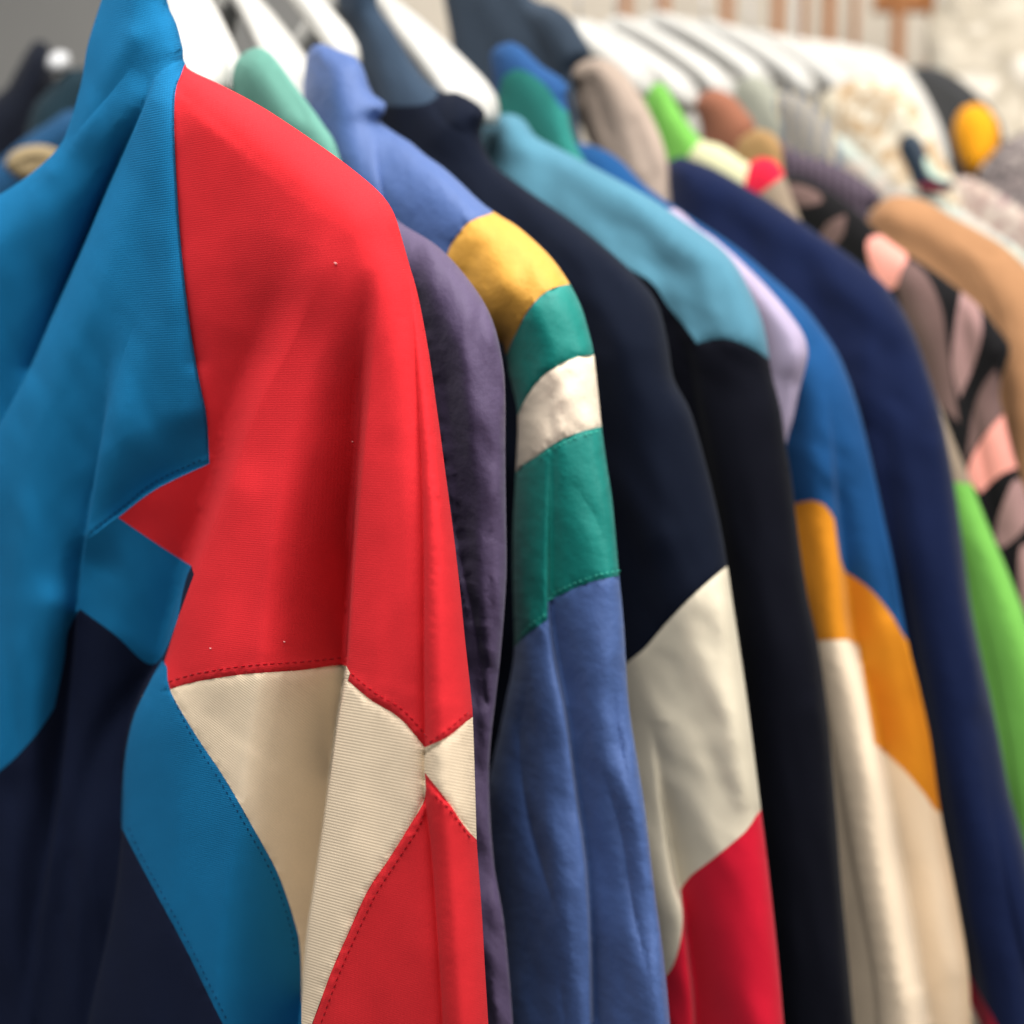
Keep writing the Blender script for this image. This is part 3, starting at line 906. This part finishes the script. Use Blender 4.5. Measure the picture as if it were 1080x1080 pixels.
# ---- lime green jacket
K = Garment(
    'lime_jacket', 'bright lime green jacket with cream and raspberry shoulder bands behind the ink blue fleece', 'jacket',
    (1055, 1.20, 45),
    [(676, 130), (682, 100), (690, 88), (699, 87), (708, 100), (718, 118), (728, 133), (741, 148), (757, 152), (774, 162), (788, 172), (802, 166), (815, 168), (826, 182), (838, 215), (860, 262), (905, 305), (950, 350),
     (978, 400), (995, 438), (1008, 470), (1024, 508), (1039, 547), (1055, 584), (1073, 628), (1086, 665), (1115, 760), (1140, 900), (1170, 1200), (1176, 1330, 1), (960, 1330, 1), (900, 700), (720, 400), (690, 220)],
    [('body_panel', None, k_green, 'lime green body and sleeve'),
     ('shoulder_band', [(725, 165, 1), (745, 140, 1), (760, 145), (792, 165, 1), (789, 178), (784, 200, 1), (745, 190, 1)], k_cream, 'cream shoulder band'),
     ('sleeve_cap', [(792, 165, 1), (810, 150, 1), (840, 175, 1), (826, 190), (800, 205, 1), (784, 200, 1), (789, 178)], k_red, 'raspberry shoulder band'),
     ('upper_sleeve', [(840, 175, 1), (1000, 350, 1), (1040, 508, 1), (1024, 510), (1006, 508), (980, 508, 1), (800, 260, 1), (800, 205, 1)], k_beige, 'stone coloured upper sleeve')],
    [Lobe([(985, 500), (1020, 600), (1050, 720), (1075, 900), (1090, 1330)], [0, .006, .012, .012], 26, 60),
     Ridge([(700, 100), (722, 140), (745, 170)], .005, 14), Wrinkle(.003, 120, 40, 70, 91)],
    T=.026, R=24, grid=9)

# ---- printed blouse
I = Garment(
    'printed_blouse', 'black blouse printed with bold salmon pink and brown leaf shapes beside the tan coat', 'blouse',
    (1068, 1.27, 45),
    [(795, 205), (812, 190), (830, 184), (850, 188), (880, 205), (905, 224), (919, 238), (932, 250), (954, 266), (978, 281), (1003, 299), (1035, 325), (1051, 345), (1065, 366), (1060, 388), (1054, 414), (1060, 444), (1069, 481),
     (1085, 530), (1100, 600), (1130, 760), (1150, 1000), (1160, 1330, 1), (960, 1330, 1), (900, 600), (820, 330)],
    [('body_panel', None, i_black),
     ('body_panel', [(808, 210), (830, 194), (858, 200), (868, 212), (845, 218), (825, 214)], i_brown),
     ('body_panel', [(858, 262, 1), (872, 236), (892, 226, 1), (890, 246), (876, 262)], i_brown),
     ('body_panel', [(914, 256), (926, 248), (946, 254), (957, 272), (950, 300), (938, 306), (920, 286)], i_pink),
     ('body_panel', [(946, 300, 1), (956, 276), (974, 286), (992, 322), (1000, 372), (1012, 446, 1), (986, 420), (966, 372), (952, 330)], i_brown),
     ('body_panel', [(1016, 296, 1), (1032, 322), (1036, 350), (1026, 388), (1012, 420, 1), (1004, 384), (1008, 338)], i_pale),
     ('body_panel', [(1050, 388, 1), (1060, 420), (1052, 444), (1034, 462), (1018, 490, 1), (1026, 436), (1036, 408)], i_brown),
     ('body_panel', [(1062, 432, 1), (1074, 462), (1078, 492, 1), (1056, 500), (1034, 520, 1), (1020, 500), (1034, 466)], i_pink),
     ('body_panel', [(1072, 505), (1088, 525), (1082, 555), (1056, 578), (1050, 560), (1058, 530)], i_pale),
     ('body_panel', [(1078, 575), (1110, 590), (1110, 640), (1086, 650), (1075, 620)], i_pale)],
    [Ridge([(960, 300), (990, 400), (1010, 520)], .008, 18), Crease([(1015, 330), (1030, 450), (1050, 560)], .006, 10), Wrinkle(.006, 80, 26, 76, 95)],
    T=.03, R=26, grid=8)

# ---- tan coat
J = Garment(
    'suede_coat', 'tan suede coat with a rounded shoulder at the far right of the rail', 'coat',
    (1100, 1.34, 42),
    [(905, 262), (911, 240), (921, 220), (938, 208), (958, 207), (980, 213), (1003, 227), (1032, 243), (1060, 260), (1085, 284), (1106, 320), (1122, 380), (1140, 500), (1165, 800), (1180, 1330, 1), (1000, 1330, 1), (960, 600), (915, 350)],
    [('body_panel', None, j_tan)],
    [Lobe([(1010, 250), (1040, 300), (1058, 360), (1066, 460), (1080, 700)], [0, .010, .016, .016], 26, 60), Ridge([(930, 225), (980, 240), (1030, 270)], .004, 14),
     Crease([(1015, 247), (1035, 262), (1052, 270)], .006, 6), Ridge([(940, 250), (1000, 290), (1040, 340)], -.006, 18), Wrinkle(.004, 60, 26, 60, 97)],
    T=.05, R=60, grid=9)

# ---- bits of garments between the hangers, further back along the rail
Garment('hooded_top', 'bottle green top edged with denim blue, hanging behind the light blue yoke', 'top', (600, 1.21, 45),
        [(518, 70), (517, 57), (527, 47), (539, 44), (551, 50), (572, 70), (590, 81), (599, 90), (597, 104), (600, 120), (607, 150), (640, 240), (600, 420, 1), (490, 420, 1), (500, 180), (520, 112)],
        [('body_panel', None, teal_green, 'bottle green body'),
         ('neck_trim', [(505, 110, 1), (500, 30, 1), (560, 30, 1), (625, 90, 1), (606, 118), (592, 113), (577, 92), (558, 77), (543, 73), (531, 80), (522, 108)], t_blue, 'denim blue neck edge')],
        [Ridge([(545, 80), (575, 120), (590, 160)], .006, 18)], T=.024, R=18, grid=8)
Garment('slate_coat', 'dark slate grey coat between the white hangers and the taupe knit', 'coat', (610, 1.40, 45),
        [(470, -30), (545, -30), (560, -2), (584, 6), (603, 20), (614, 38), (624, 56), (616, 64), (604, 74), (606, 96), (612, 140), (640, 300), (600, 420, 1), (470, 420, 1), (480, 100)],
        [('body_panel', None, slate)],
        [Lobe([(540, -10), (566, 40), (590, 90)], [.0, .010, .008], 22, 40), Ridge([(575, 20), (600, 70)], .006, 9), Ridge([(510, 0), (540, 50)], .005, 14)], T=.026, R=20, grid=8)
Garment('taupe_knit', 'taupe ribbed knit jumper with a drooping shoulder above the ink blue fleece', 'jumper', (660, 1.44, 45),
        [(598, 80), (604, 70), (618, 64), (634, 61), (648, 67), (662, 80), (674, 98), (682, 112), (695, 140), (703, 165), (707, 200), (720, 330, 1), (640, 400, 1), (630, 190), (616, 140), (606, 112), (609, 92)],
        [('body_panel', None, taupe)],
        [Ridge([(632, 75), (655, 120), (672, 180)], .008, 14), Crease([(612, 75), (626, 90), (640, 140)], .006, 6), Ridge([(668, 130), (690, 190)], -.004, 6)], T=.028, R=20, grid=7)
Garment('brown_suede_jacket', 'brown suede jacket shoulder right of the lime green neck', 'jacket', (770, 1.60, 45),
        [(731, 108), (740, 98), (752, 93), (771, 100), (788, 119), (797, 134), (790, 160), (800, 260), (770, 400, 1), (740, 400, 1), (738, 200), (740, 140)],
        [('body_panel', None, brown)], [Ridge([(750, 105), (770, 140)], .006, 16)], T=.024, R=18, grid=8)
Garment('camel_shirt', 'camel and cream shirt shoulder tucked under the brown suede', 'shirt', (800, 1.52, 45),
        [(776, 156), (784, 144), (800, 136), (816, 142), (824, 152), (826, 175), (830, 260), (800, 400, 1), (770, 400, 1), (770, 200)],
        [('body_panel', None, fabric('camel_cotton', (156, 122, 82)))], [], T=.018, R=14, grid=8)
Garment('mauve_stripe_top', 'mauve grey top with faint dark stripes lying along its shoulder', 'top', (915, 1.58, 45),
        [(815, 160), (822, 148), (838, 159), (855, 165), (872, 169), (900, 183), (922, 198), (930, 206), (924, 222), (916, 240), (940, 420, 1), (860, 420, 1), (830, 240)],
        [('body_panel', None, pattern('mauve_stripes', [(54, 46, 54), (104, 90, 102), (78, 68, 78)], 22, 'stripe', seed=3))], [Ridge([(850, 178), (900, 205)], .005, 10)], T=.022, R=16, grid=8)
Garment('floral_shirt', 'pale cream shirt with a faded floral print hanging below the white hangers', 'shirt', (960, 1.86, 45),
        [(858, 120), (872, 98), (895, 84), (925, 80), (950, 92), (970, 115), (985, 145), (1000, 175), (1010, 200), (1030, 300), (1020, 420, 1), (860, 420, 1), (850, 220)],
        [('body_panel', None, pattern('faded_floral', [(200, 188, 164), (214, 204, 184), (178, 150, 116), (206, 196, 176)], 20, seed=1))],
        [Ridge([(880, 110), (930, 170), (960, 230)], .008, 16), Wrinkle(.006, 40, 20, 60, 4)], T=.03, R=22, grid=8)
Garment('mint_striped_shirt', 'very pale mint shirt edge running under the floral shirt', 'shirt', (960, 1.74, 45),
        [(868, 160), (880, 142), (896, 150), (925, 178), (950, 198), (985, 205), (1030, 232), (1080, 268), (1100, 300), (1090, 420, 1), (930, 420, 1), (880, 230)],
        [('body_panel', None, pattern('mint_print', [(182, 190, 176), (166, 172, 164), (196, 180, 166), (140, 146, 142)], 16, seed=6))],
        [Ridge([(885, 155), (940, 200), (1020, 240)], .006, 10)], T=.02, R=14, grid=8)
Garment('check_shirt', 'grey blue checked shirt between the brown suede and the floral shirt', 'shirt', (850, 1.72, 45),
        [(803, 118), (812, 102), (830, 96), (850, 104), (868, 122), (882, 146), (890, 180), (890, 300), (860, 400, 1), (810, 400, 1), (806, 200)],
        [('body_panel', None, pattern('grey_blue_check', [(82, 92, 112), (150, 146, 132), (88, 96, 116), (180, 164, 132)], 14, 'stripe', seed=2))], [Ridge([(830, 110), (860, 160)], .005, 14)], T=.022, R=18, grid=8)
Garment('sage_grey_shirt', 'soft sage grey shirt shoulder left of the checked shirt', 'shirt', (800, 1.78, 45),
        [(768, 104), (778, 86), (792, 78), (808, 84), (824, 104), (836, 140), (840, 260), (820, 400, 1), (780, 400, 1), (772, 200)],
        [('body_panel', None, fabric('sage_grey_cotton', (150, 150, 136)))], [Ridge([(792, 90), (815, 130)], .005, 12)], T=.022, R=18, grid=8)
Garment('silk_scarf', 'dark teal scarf with a pale green and red end draped over the floral shirt', 'scarf', (975, 1.70, 45),
        [(948, 158), (952, 144), (962, 140), (972, 148), (978, 164), (988, 180), (1002, 190), (1008, 198), (998, 203), (978, 204), (964, 196), (958, 180)],
        [('body_panel', None, fabric('dark_teal_silk', (34, 48, 62), rough=.5)),
         ('scarf_end', [(974, 168, 1), (984, 158, 1), (1008, 182, 1), (1004, 191), (990, 190), (978, 182)], fabric('sea_green_silk', (164, 184, 168), rough=.5), 'pale green end'),
         ('scarf_hem', [(962, 194, 1), (985, 193), (1004, 200, 1), (990, 212, 1), (964, 206, 1)], fabric('maroon_silk', (150, 44, 60), rough=.5), 'maroon edge')],
        [], T=.014, R=10, grid=5)
Garment('black_bag', 'black rounded bag hanging behind the floral shirt', 'bag', (1000, 2.15, 40),
        [(958, 76), (972, 70), (990, 72), (1010, 82), (1030, 98), (1046, 116), (1058, 140), (1056, 200), (1010, 230), (975, 190), (962, 120)],
        [('body_panel', None, fabric('black_leather', (34, 34, 36), rough=.5)), ('flap', [(965, 80, 1), (985, 84), (1008, 96), (1016, 112), (1010, 140), (990, 160, 1), (975, 130)], fabric('charcoal_canvas', (62, 62, 62)), 'charcoal flap')],
        [], T=.03, R=18, grid=7)
Garment('amber_beanie', 'bright amber yellow knitted hat in front of the black bag', 'hat', (1030, 2.0, 40),
        [(1006, 150), (1006, 130), (1015, 114), (1028, 109), (1042, 115), (1052, 130), (1054, 148), (1046, 172), (1030, 186), (1016, 176)],
        [('crown', None, fabric('amber_wool', (232, 156, 32), 'knit', bump=.5))], [], T=.04, R=24, grid=5)
Garment('speckled_coat', 'grey speckled wool coat at the right edge below the black bag', 'coat', (1070, 1.9, 40),
        [(1030, 190), (1042, 168), (1060, 150), (1085, 138), (1120, 140), (1150, 200), (1150, 420, 1), (1050, 420, 1), (1036, 260)],
        [('body_panel', None, pattern('grey_speckle', [(120, 108, 106), (150, 138, 134), (96, 88, 88), (168, 156, 150)], 40, seed=9))], [], T=.03, R=20, grid=8)
Garment('blush_shirt', 'blush pink shirt with pale flecks between the floral shirt and the speckled coat', 'shirt', (1040, 1.8, 40),
        [(985, 210), (1000, 192), (1018, 186), (1040, 196), (1080, 222), (1120, 250), (1130, 420, 1), (1000, 420, 1)],
        [('body_panel', None, pattern('blush_fleck', [(184, 164, 150), (160, 136, 128), (194, 180, 166), (146, 116, 116)], 26, seed=5))], [], T=.024, R=16, grid=8)
Garment('cream_blouse', 'cream lace blouse in the top right corner', 'blouse', (1040, 2.25, 35),
        [(975, 40), (985, 10), (1000, -40), (1140, -40), (1180, 120), (1180, 420, 1), (1010, 420, 1), (1000, 160), (985, 90)],
        [('body_panel', None, pattern('cream_lace', [(232, 222, 202), (214, 202, 182), (190, 178, 158), (238, 228, 212)], 12, seed=8))],
        [Wrinkle(.02, 60, 30, 60, 6)], T=.05, R=30, grid=9)

# ---- left of the blue collar: another rail further back
Garment('navy_coat', 'dark navy coat with a pointed collar at the left edge', 'coat', (20, 1.75, -25),
        [(-120, 170), (-60, 130), (0, 98), (15, 77), (28, 54), (36, 44), (45, 43), (55, 56), (58, 90), (50, 150), (60, 500), (40, 900, 1), (-200, 900, 1)],
        [('body_panel', None, fabric('midnight_wool', (22, 25, 34)))], [Ridge([(30, 70), (-10, 150), (-40, 300)], .012, 20), Wrinkle(.01, 80, 30, 60, 3)], T=.05, R=30, grid=9)
Garment('petrol_coat', 'dark petrol green coat behind the blue collar', 'coat', (80, 1.65, -25),
        [(30, 130), (50, 95), (70, 74), (82, 72), (100, 84), (140, 200), (160, 700, 1), (10, 700, 1), (20, 240)],
        [('body_panel', None, fabric('petrol_wool', (28, 44, 52)))], [Ridge([(75, 85), (60, 150)], .01, 16)], T=.04, R=24, grid=9)
Garment('size_marker', 'small white plastic size marker on the hanger between the two dark coats', 'marker', (62, 1.62, -25),
        [(49, 72), (52, 58), (62, 53), (72, 56), (75, 66), (70, 76), (58, 78)], [('cap', None, white_plain)], [], T=.02, R=10, grid=4)
Garment('denim_jacket', 'faded blue denim jacket below the petrol green coat', 'jacket', (50, 1.50, -25),
        [(-20, 190), (0, 168), (24, 147), (50, 130), (76, 116), (110, 130), (140, 240), (150, 700, 1), (-80, 700, 1), (-40, 300)],
        [('body_panel', None, fabric('washed_denim', (32, 68, 100), 'twill'))], [Ridge([(70, 130), (20, 170)], .008, 12)], T=.034, R=22, grid=9)
Garment('camel_scarf', 'folded camel beige scarf end lying on the denim jacket', 'scarf', (32, 1.42, -25),
        [(4, 174), (10, 163), (24, 155), (44, 153), (60, 158), (70, 168), (50, 184), (30, 192), (18, 188)],
        [('body_panel', None, fabric('camel_wool', (150, 132, 100)))], [Lobe([(8, 176), (30, 168), (60, 166)], [.004, .006, .002], 9, 14)], T=.016, R=12, grid=5)

# ================================================================== rail and hangers
white_pl = solid('white_plastic', (190, 187, 180), .42)
steel = solid('brushed_steel', (190, 190, 192), .3, 1.0)
white_paint = solid('white_paint', (232, 230, 224), .4)

RA = np.array([-.30, .93, 2.03]); RD = np.array([.707, .707, 0])


def make_rail(p0, q0, q1, label):
    rail = empty('clothes_rail', (p0[0] + RD[0] * q0, p0[1] + RD[1] * q0, 0))
    tag(rail, label, 'rail', 'white clothes rails')
    V, Fc = tube_geo([p0 + RD * q for q in np.linspace(q0, q1, 5)], .016, 16)
    link_mesh('bar', np.array(V), Fc, white_paint, rail)
    V, Fc = tube_geo([p0 + RD * q0 - [0, 0, z] for z in np.linspace(0, p0[2], 4)], .018, 14)
    link_mesh('upright', np.array(V), Fc, white_paint, rail)


make_rail(RA, -.5, .78, 'lower white tubular rail the near jackets hang from')
RB = np.array([-.30, .93, 2.36])
make_rail(RB, 2.3, .62, 'higher white tubular rail of the far hangers')


def hanger(tip_px, Y, ang, L=.2, rise=.10, w0=.010, w1=.026, hgt=.018, label='', mat=None, RA=RA):
    """broad shouldered hanger: two swelling arms that droop to rounded ends, and a hook over the rail"""
    tip = ray(*tip_px); tip = tip * (Y / tip[1]) + np.array([0, 0, CAMZ])
    a = np.array([math.cos(math.radians(ang)), -math.sin(math.radians(ang)), 0])
    neck = tip - a * L + np.array([0, 0, rise])
    root = empty('hanger', tuple(neck)); tag(root, label, 'hanger', 'white plastic hangers')
    nrm = np.array([a[1], -a[0], 0])
    for sg in (1, -1):
        V, Fc = [], []
        n, m = 26, 14
        for i in range(n):
            t = i / (n - 1)
            c = neck + sg * a * L * t + np.array([0, 0, -rise * (t ** 1.25)])
            w = w0 + (w1 - w0) * t ** .8; hh = hgt * (.7 + .3 * t)
            e = math.sqrt(max(1 - max(0, (t - .86) / .14) ** 2, .0)) if t > .86 else 1
            e = max(e, .03)
            for k in range(m):
                g = 2 * math.pi * k / m
                ca, sa = math.cos(g), math.sin(g)
                ca = math.copysign(abs(ca) ** .8, ca); sa = math.copysign(abs(sa) ** .8, sa)
                V.append(c + nrm * w * e * ca + np.array([0, 0, hh * e * sa]))
        for i in range(n - 1):
            for k in range(m):
                q, r = i * m + k, i * m + (k + 1) % m
                Fc.append((q, r, r + m, q + m))
        Fc.append(tuple(range(m))[::-1]); Fc.append(tuple((n - 1) * m + k for k in range(m)))
        link_mesh('arm', np.array(V), Fc, mat or white_pl, root)
    # hook
    top = RA[2] + .016
    pts = [neck + np.array([0, 0, z]) for z in np.linspace(.0, max(.04, top - neck[2] - .026), 6)]
    for g in np.linspace(180, -30, 10):
        gg = math.radians(g)
        pts.append(np.array([neck[0], neck[1], top - .020]) + a * (.022 + .022 * math.cos(gg)) + np.array([0, 0, .022 * math.sin(gg)]))
    V, Fc = tube_geo(pts, .002, 8)
    link_mesh('hook', np.array(V), Fc, steel, root)
    return root


hanger((218, 92), .98, 64, .20, .17, label='greyish white hanger just behind the blue collar of the red track jacket')
hanger((247, 96), 1.02, 60, .20, .17, w1=.018, label='narrow white hanger left of the mint top')
hanger((330, 120), 1.06, 56, .20, .17, w1=.032, label='broad white hanger right of the mint top')
hanger((374, 66), 1.10, 44, .20, .17, w1=.022, label='white hanger whose end stands over the slate blue collar')
hanger((512, 122), 1.14, 44, .22, .18, w1=.044, hgt=.024, label='widest white hanger, between the navy collar and the slate coat')
far = [((640, 112), 1.52, 'taupe knit'), ((690, 96), 1.58, 'lime green neck'), ((735, 108), 1.64, 'brown suede shoulder'), ((772, 100), 1.72, 'sage grey shirt'),
       ((812, 92), 1.80, 'checked shirt'), ((860, 96), 1.90, 'mint striped shirt'), ((905, 104), 2.0, 'floral shirt'), ((950, 120), 2.1, 'silk scarf')]
for q, Y, wh in far:
    hanger(q, Y, 42, .22, .15, w1=.036, hgt=.026, label='blurred white hanger rising above the ' + wh, RA=RB)
Garment('white_shirt', 'bright white shirt with a rounded shoulder below the wooden rack', 'shirt', (940, 2.2, 40),
        [(640, 60), (660, 26), (700, 18), (760, 26), (840, 40), (900, 48), (935, 58), (960, 76), (980, 106), (998, 150), (1005, 210), (1010, 420, 1), (740, 420, 1), (715, 160)],
        [('body_panel', None, fabric('white_poplin', (208, 203, 194)))], [Wrinkle(.02, 90, 34, 50, 14), Ridge([(800, 60), (880, 90), (950, 150)], .01, 20)], T=.05, R=34, grid=9)

# ================================================================== behind: wooden slatted rack and walls
oak = solid('orange_oak', (150, 90, 28), .5)
rk = np.array([.95, 3.05, 0])
rack = empty('slatted_rack', tuple(rk)); tag(rack, 'orange brown wooden rack of upright slats against the pale wall', 'rack')
xs = [(766, 0), (820, 0), (848, 1), (874, 0), (901, 1), (947, 0), (985, 0), (700, 0), (660, 0)]
for px, thin_ in xs:
    d = ray(px, 30); p = d * (3.05 / d[1]) + np.array([0, 0, CAMZ])
    V, Fc = [], []
    w = .016 if thin_ else .03
    box_geo((p[0], 3.05, 2.2), (w, .022, 1.5), V, Fc)
    o = link_mesh('slat', np.array(V), Fc, oak, rack, smoothed=False)
    bv = o.modifiers.new('bevel', 'BEVEL'); bv.width = .003; bv.segments = 2
for z, x0, x1 in ((2.575, .98, 1.22), (1.5, .25, 1.3)):
    V, Fc = [], []
    box_geo(((x0 + x1) / 2, 3.078, z), (x1 - x0, .03, .07), V, Fc)
    link_mesh('crossbar', np.array(V), Fc, oak, rack, smoothed=False)

walls = solid('warm_white_plaster', (214, 202, 184), .9)
greyw = solid('grey_plaster', (138, 136, 132), .9)
V, Fc = [], []
box_geo((1.4, 3.5, 1.6), (3.6, .1, 3.2), V, Fc)
tag(link_mesh('wall', np.array(V), Fc, walls, smoothed=False), kind='structure')
V, Fc = [], []
box_geo((-1.9, 3.5, 1.6), (2.99, .12, 3.2), V, Fc)
tag(link_mesh('wall', np.array(V), Fc, greyw, smoothed=False), kind='structure')
V, Fc = [], []
box_geo((0, 1.5, -.05), (7, 6, .1), V, Fc)
tag(link_mesh('floor', np.array(V), Fc, solid('grey_floor', (72, 68, 64), .6), smoothed=False), kind='structure')

# ================================================================== light
w = bpy.data.worlds.new('World'); scene.world = w; w.use_nodes = True
w.node_tree.nodes['Background'].inputs[0].default_value = (.95, .97, 1.0, 1)
w.node_tree.nodes['Background'].inputs[1].default_value = .16


def area(name, loc, look, size, power, col=(1, 1, 1)):
    l = bpy.data.lights.new(name, 'AREA'); l.shape = 'RECTANGLE'; l.size = size[0]; l.size_y = size[1]
    l.energy = power; l.color = col
    o = bpy.data.objects.new(name, l); COL.objects.link(o)
    o.location = loc
    o.rotation_euler = (Vector(look) - Vector(loc)).to_track_quat('-Z', 'Y').to_euler()
    return o


area('ceiling_light', (.1, .25, 3.4), (.2, 1.0, 1.4), (2.4, 2.0), 128, (1, .985, .96))
area('window_light', (2.4, -.9, 2.8), (.2, .95, 1.3), (1.3, 1.4), 56, (1, .97, .93))
area('front_fill_light', (-.7, -1.9, 2.6), (.0, .85, 1.3), (1.3, 1.6), 28, (.98, .99, 1))  # added fill lamp from front left, lifts the left side; no entrance known
area('back_fill_light', (1.1, 2.5, 3.6), (1.0, 2.6, 1.4), (1.6, 1.0), 16, (1, .97, .92))  # added lamp, only brightens the wall and rack at the back

scene.render.engine = 'CYCLES'
scene.cycles.use_denoising = True
scene.cycles.max_bounces = 6
scene.cycles.diffuse_bounces = 1
scene.view_settings.view_transform = 'Standard'
scene.view_settings.look = 'None'
scene.view_settings.exposure = 0
scene.view_settings.gamma = 1
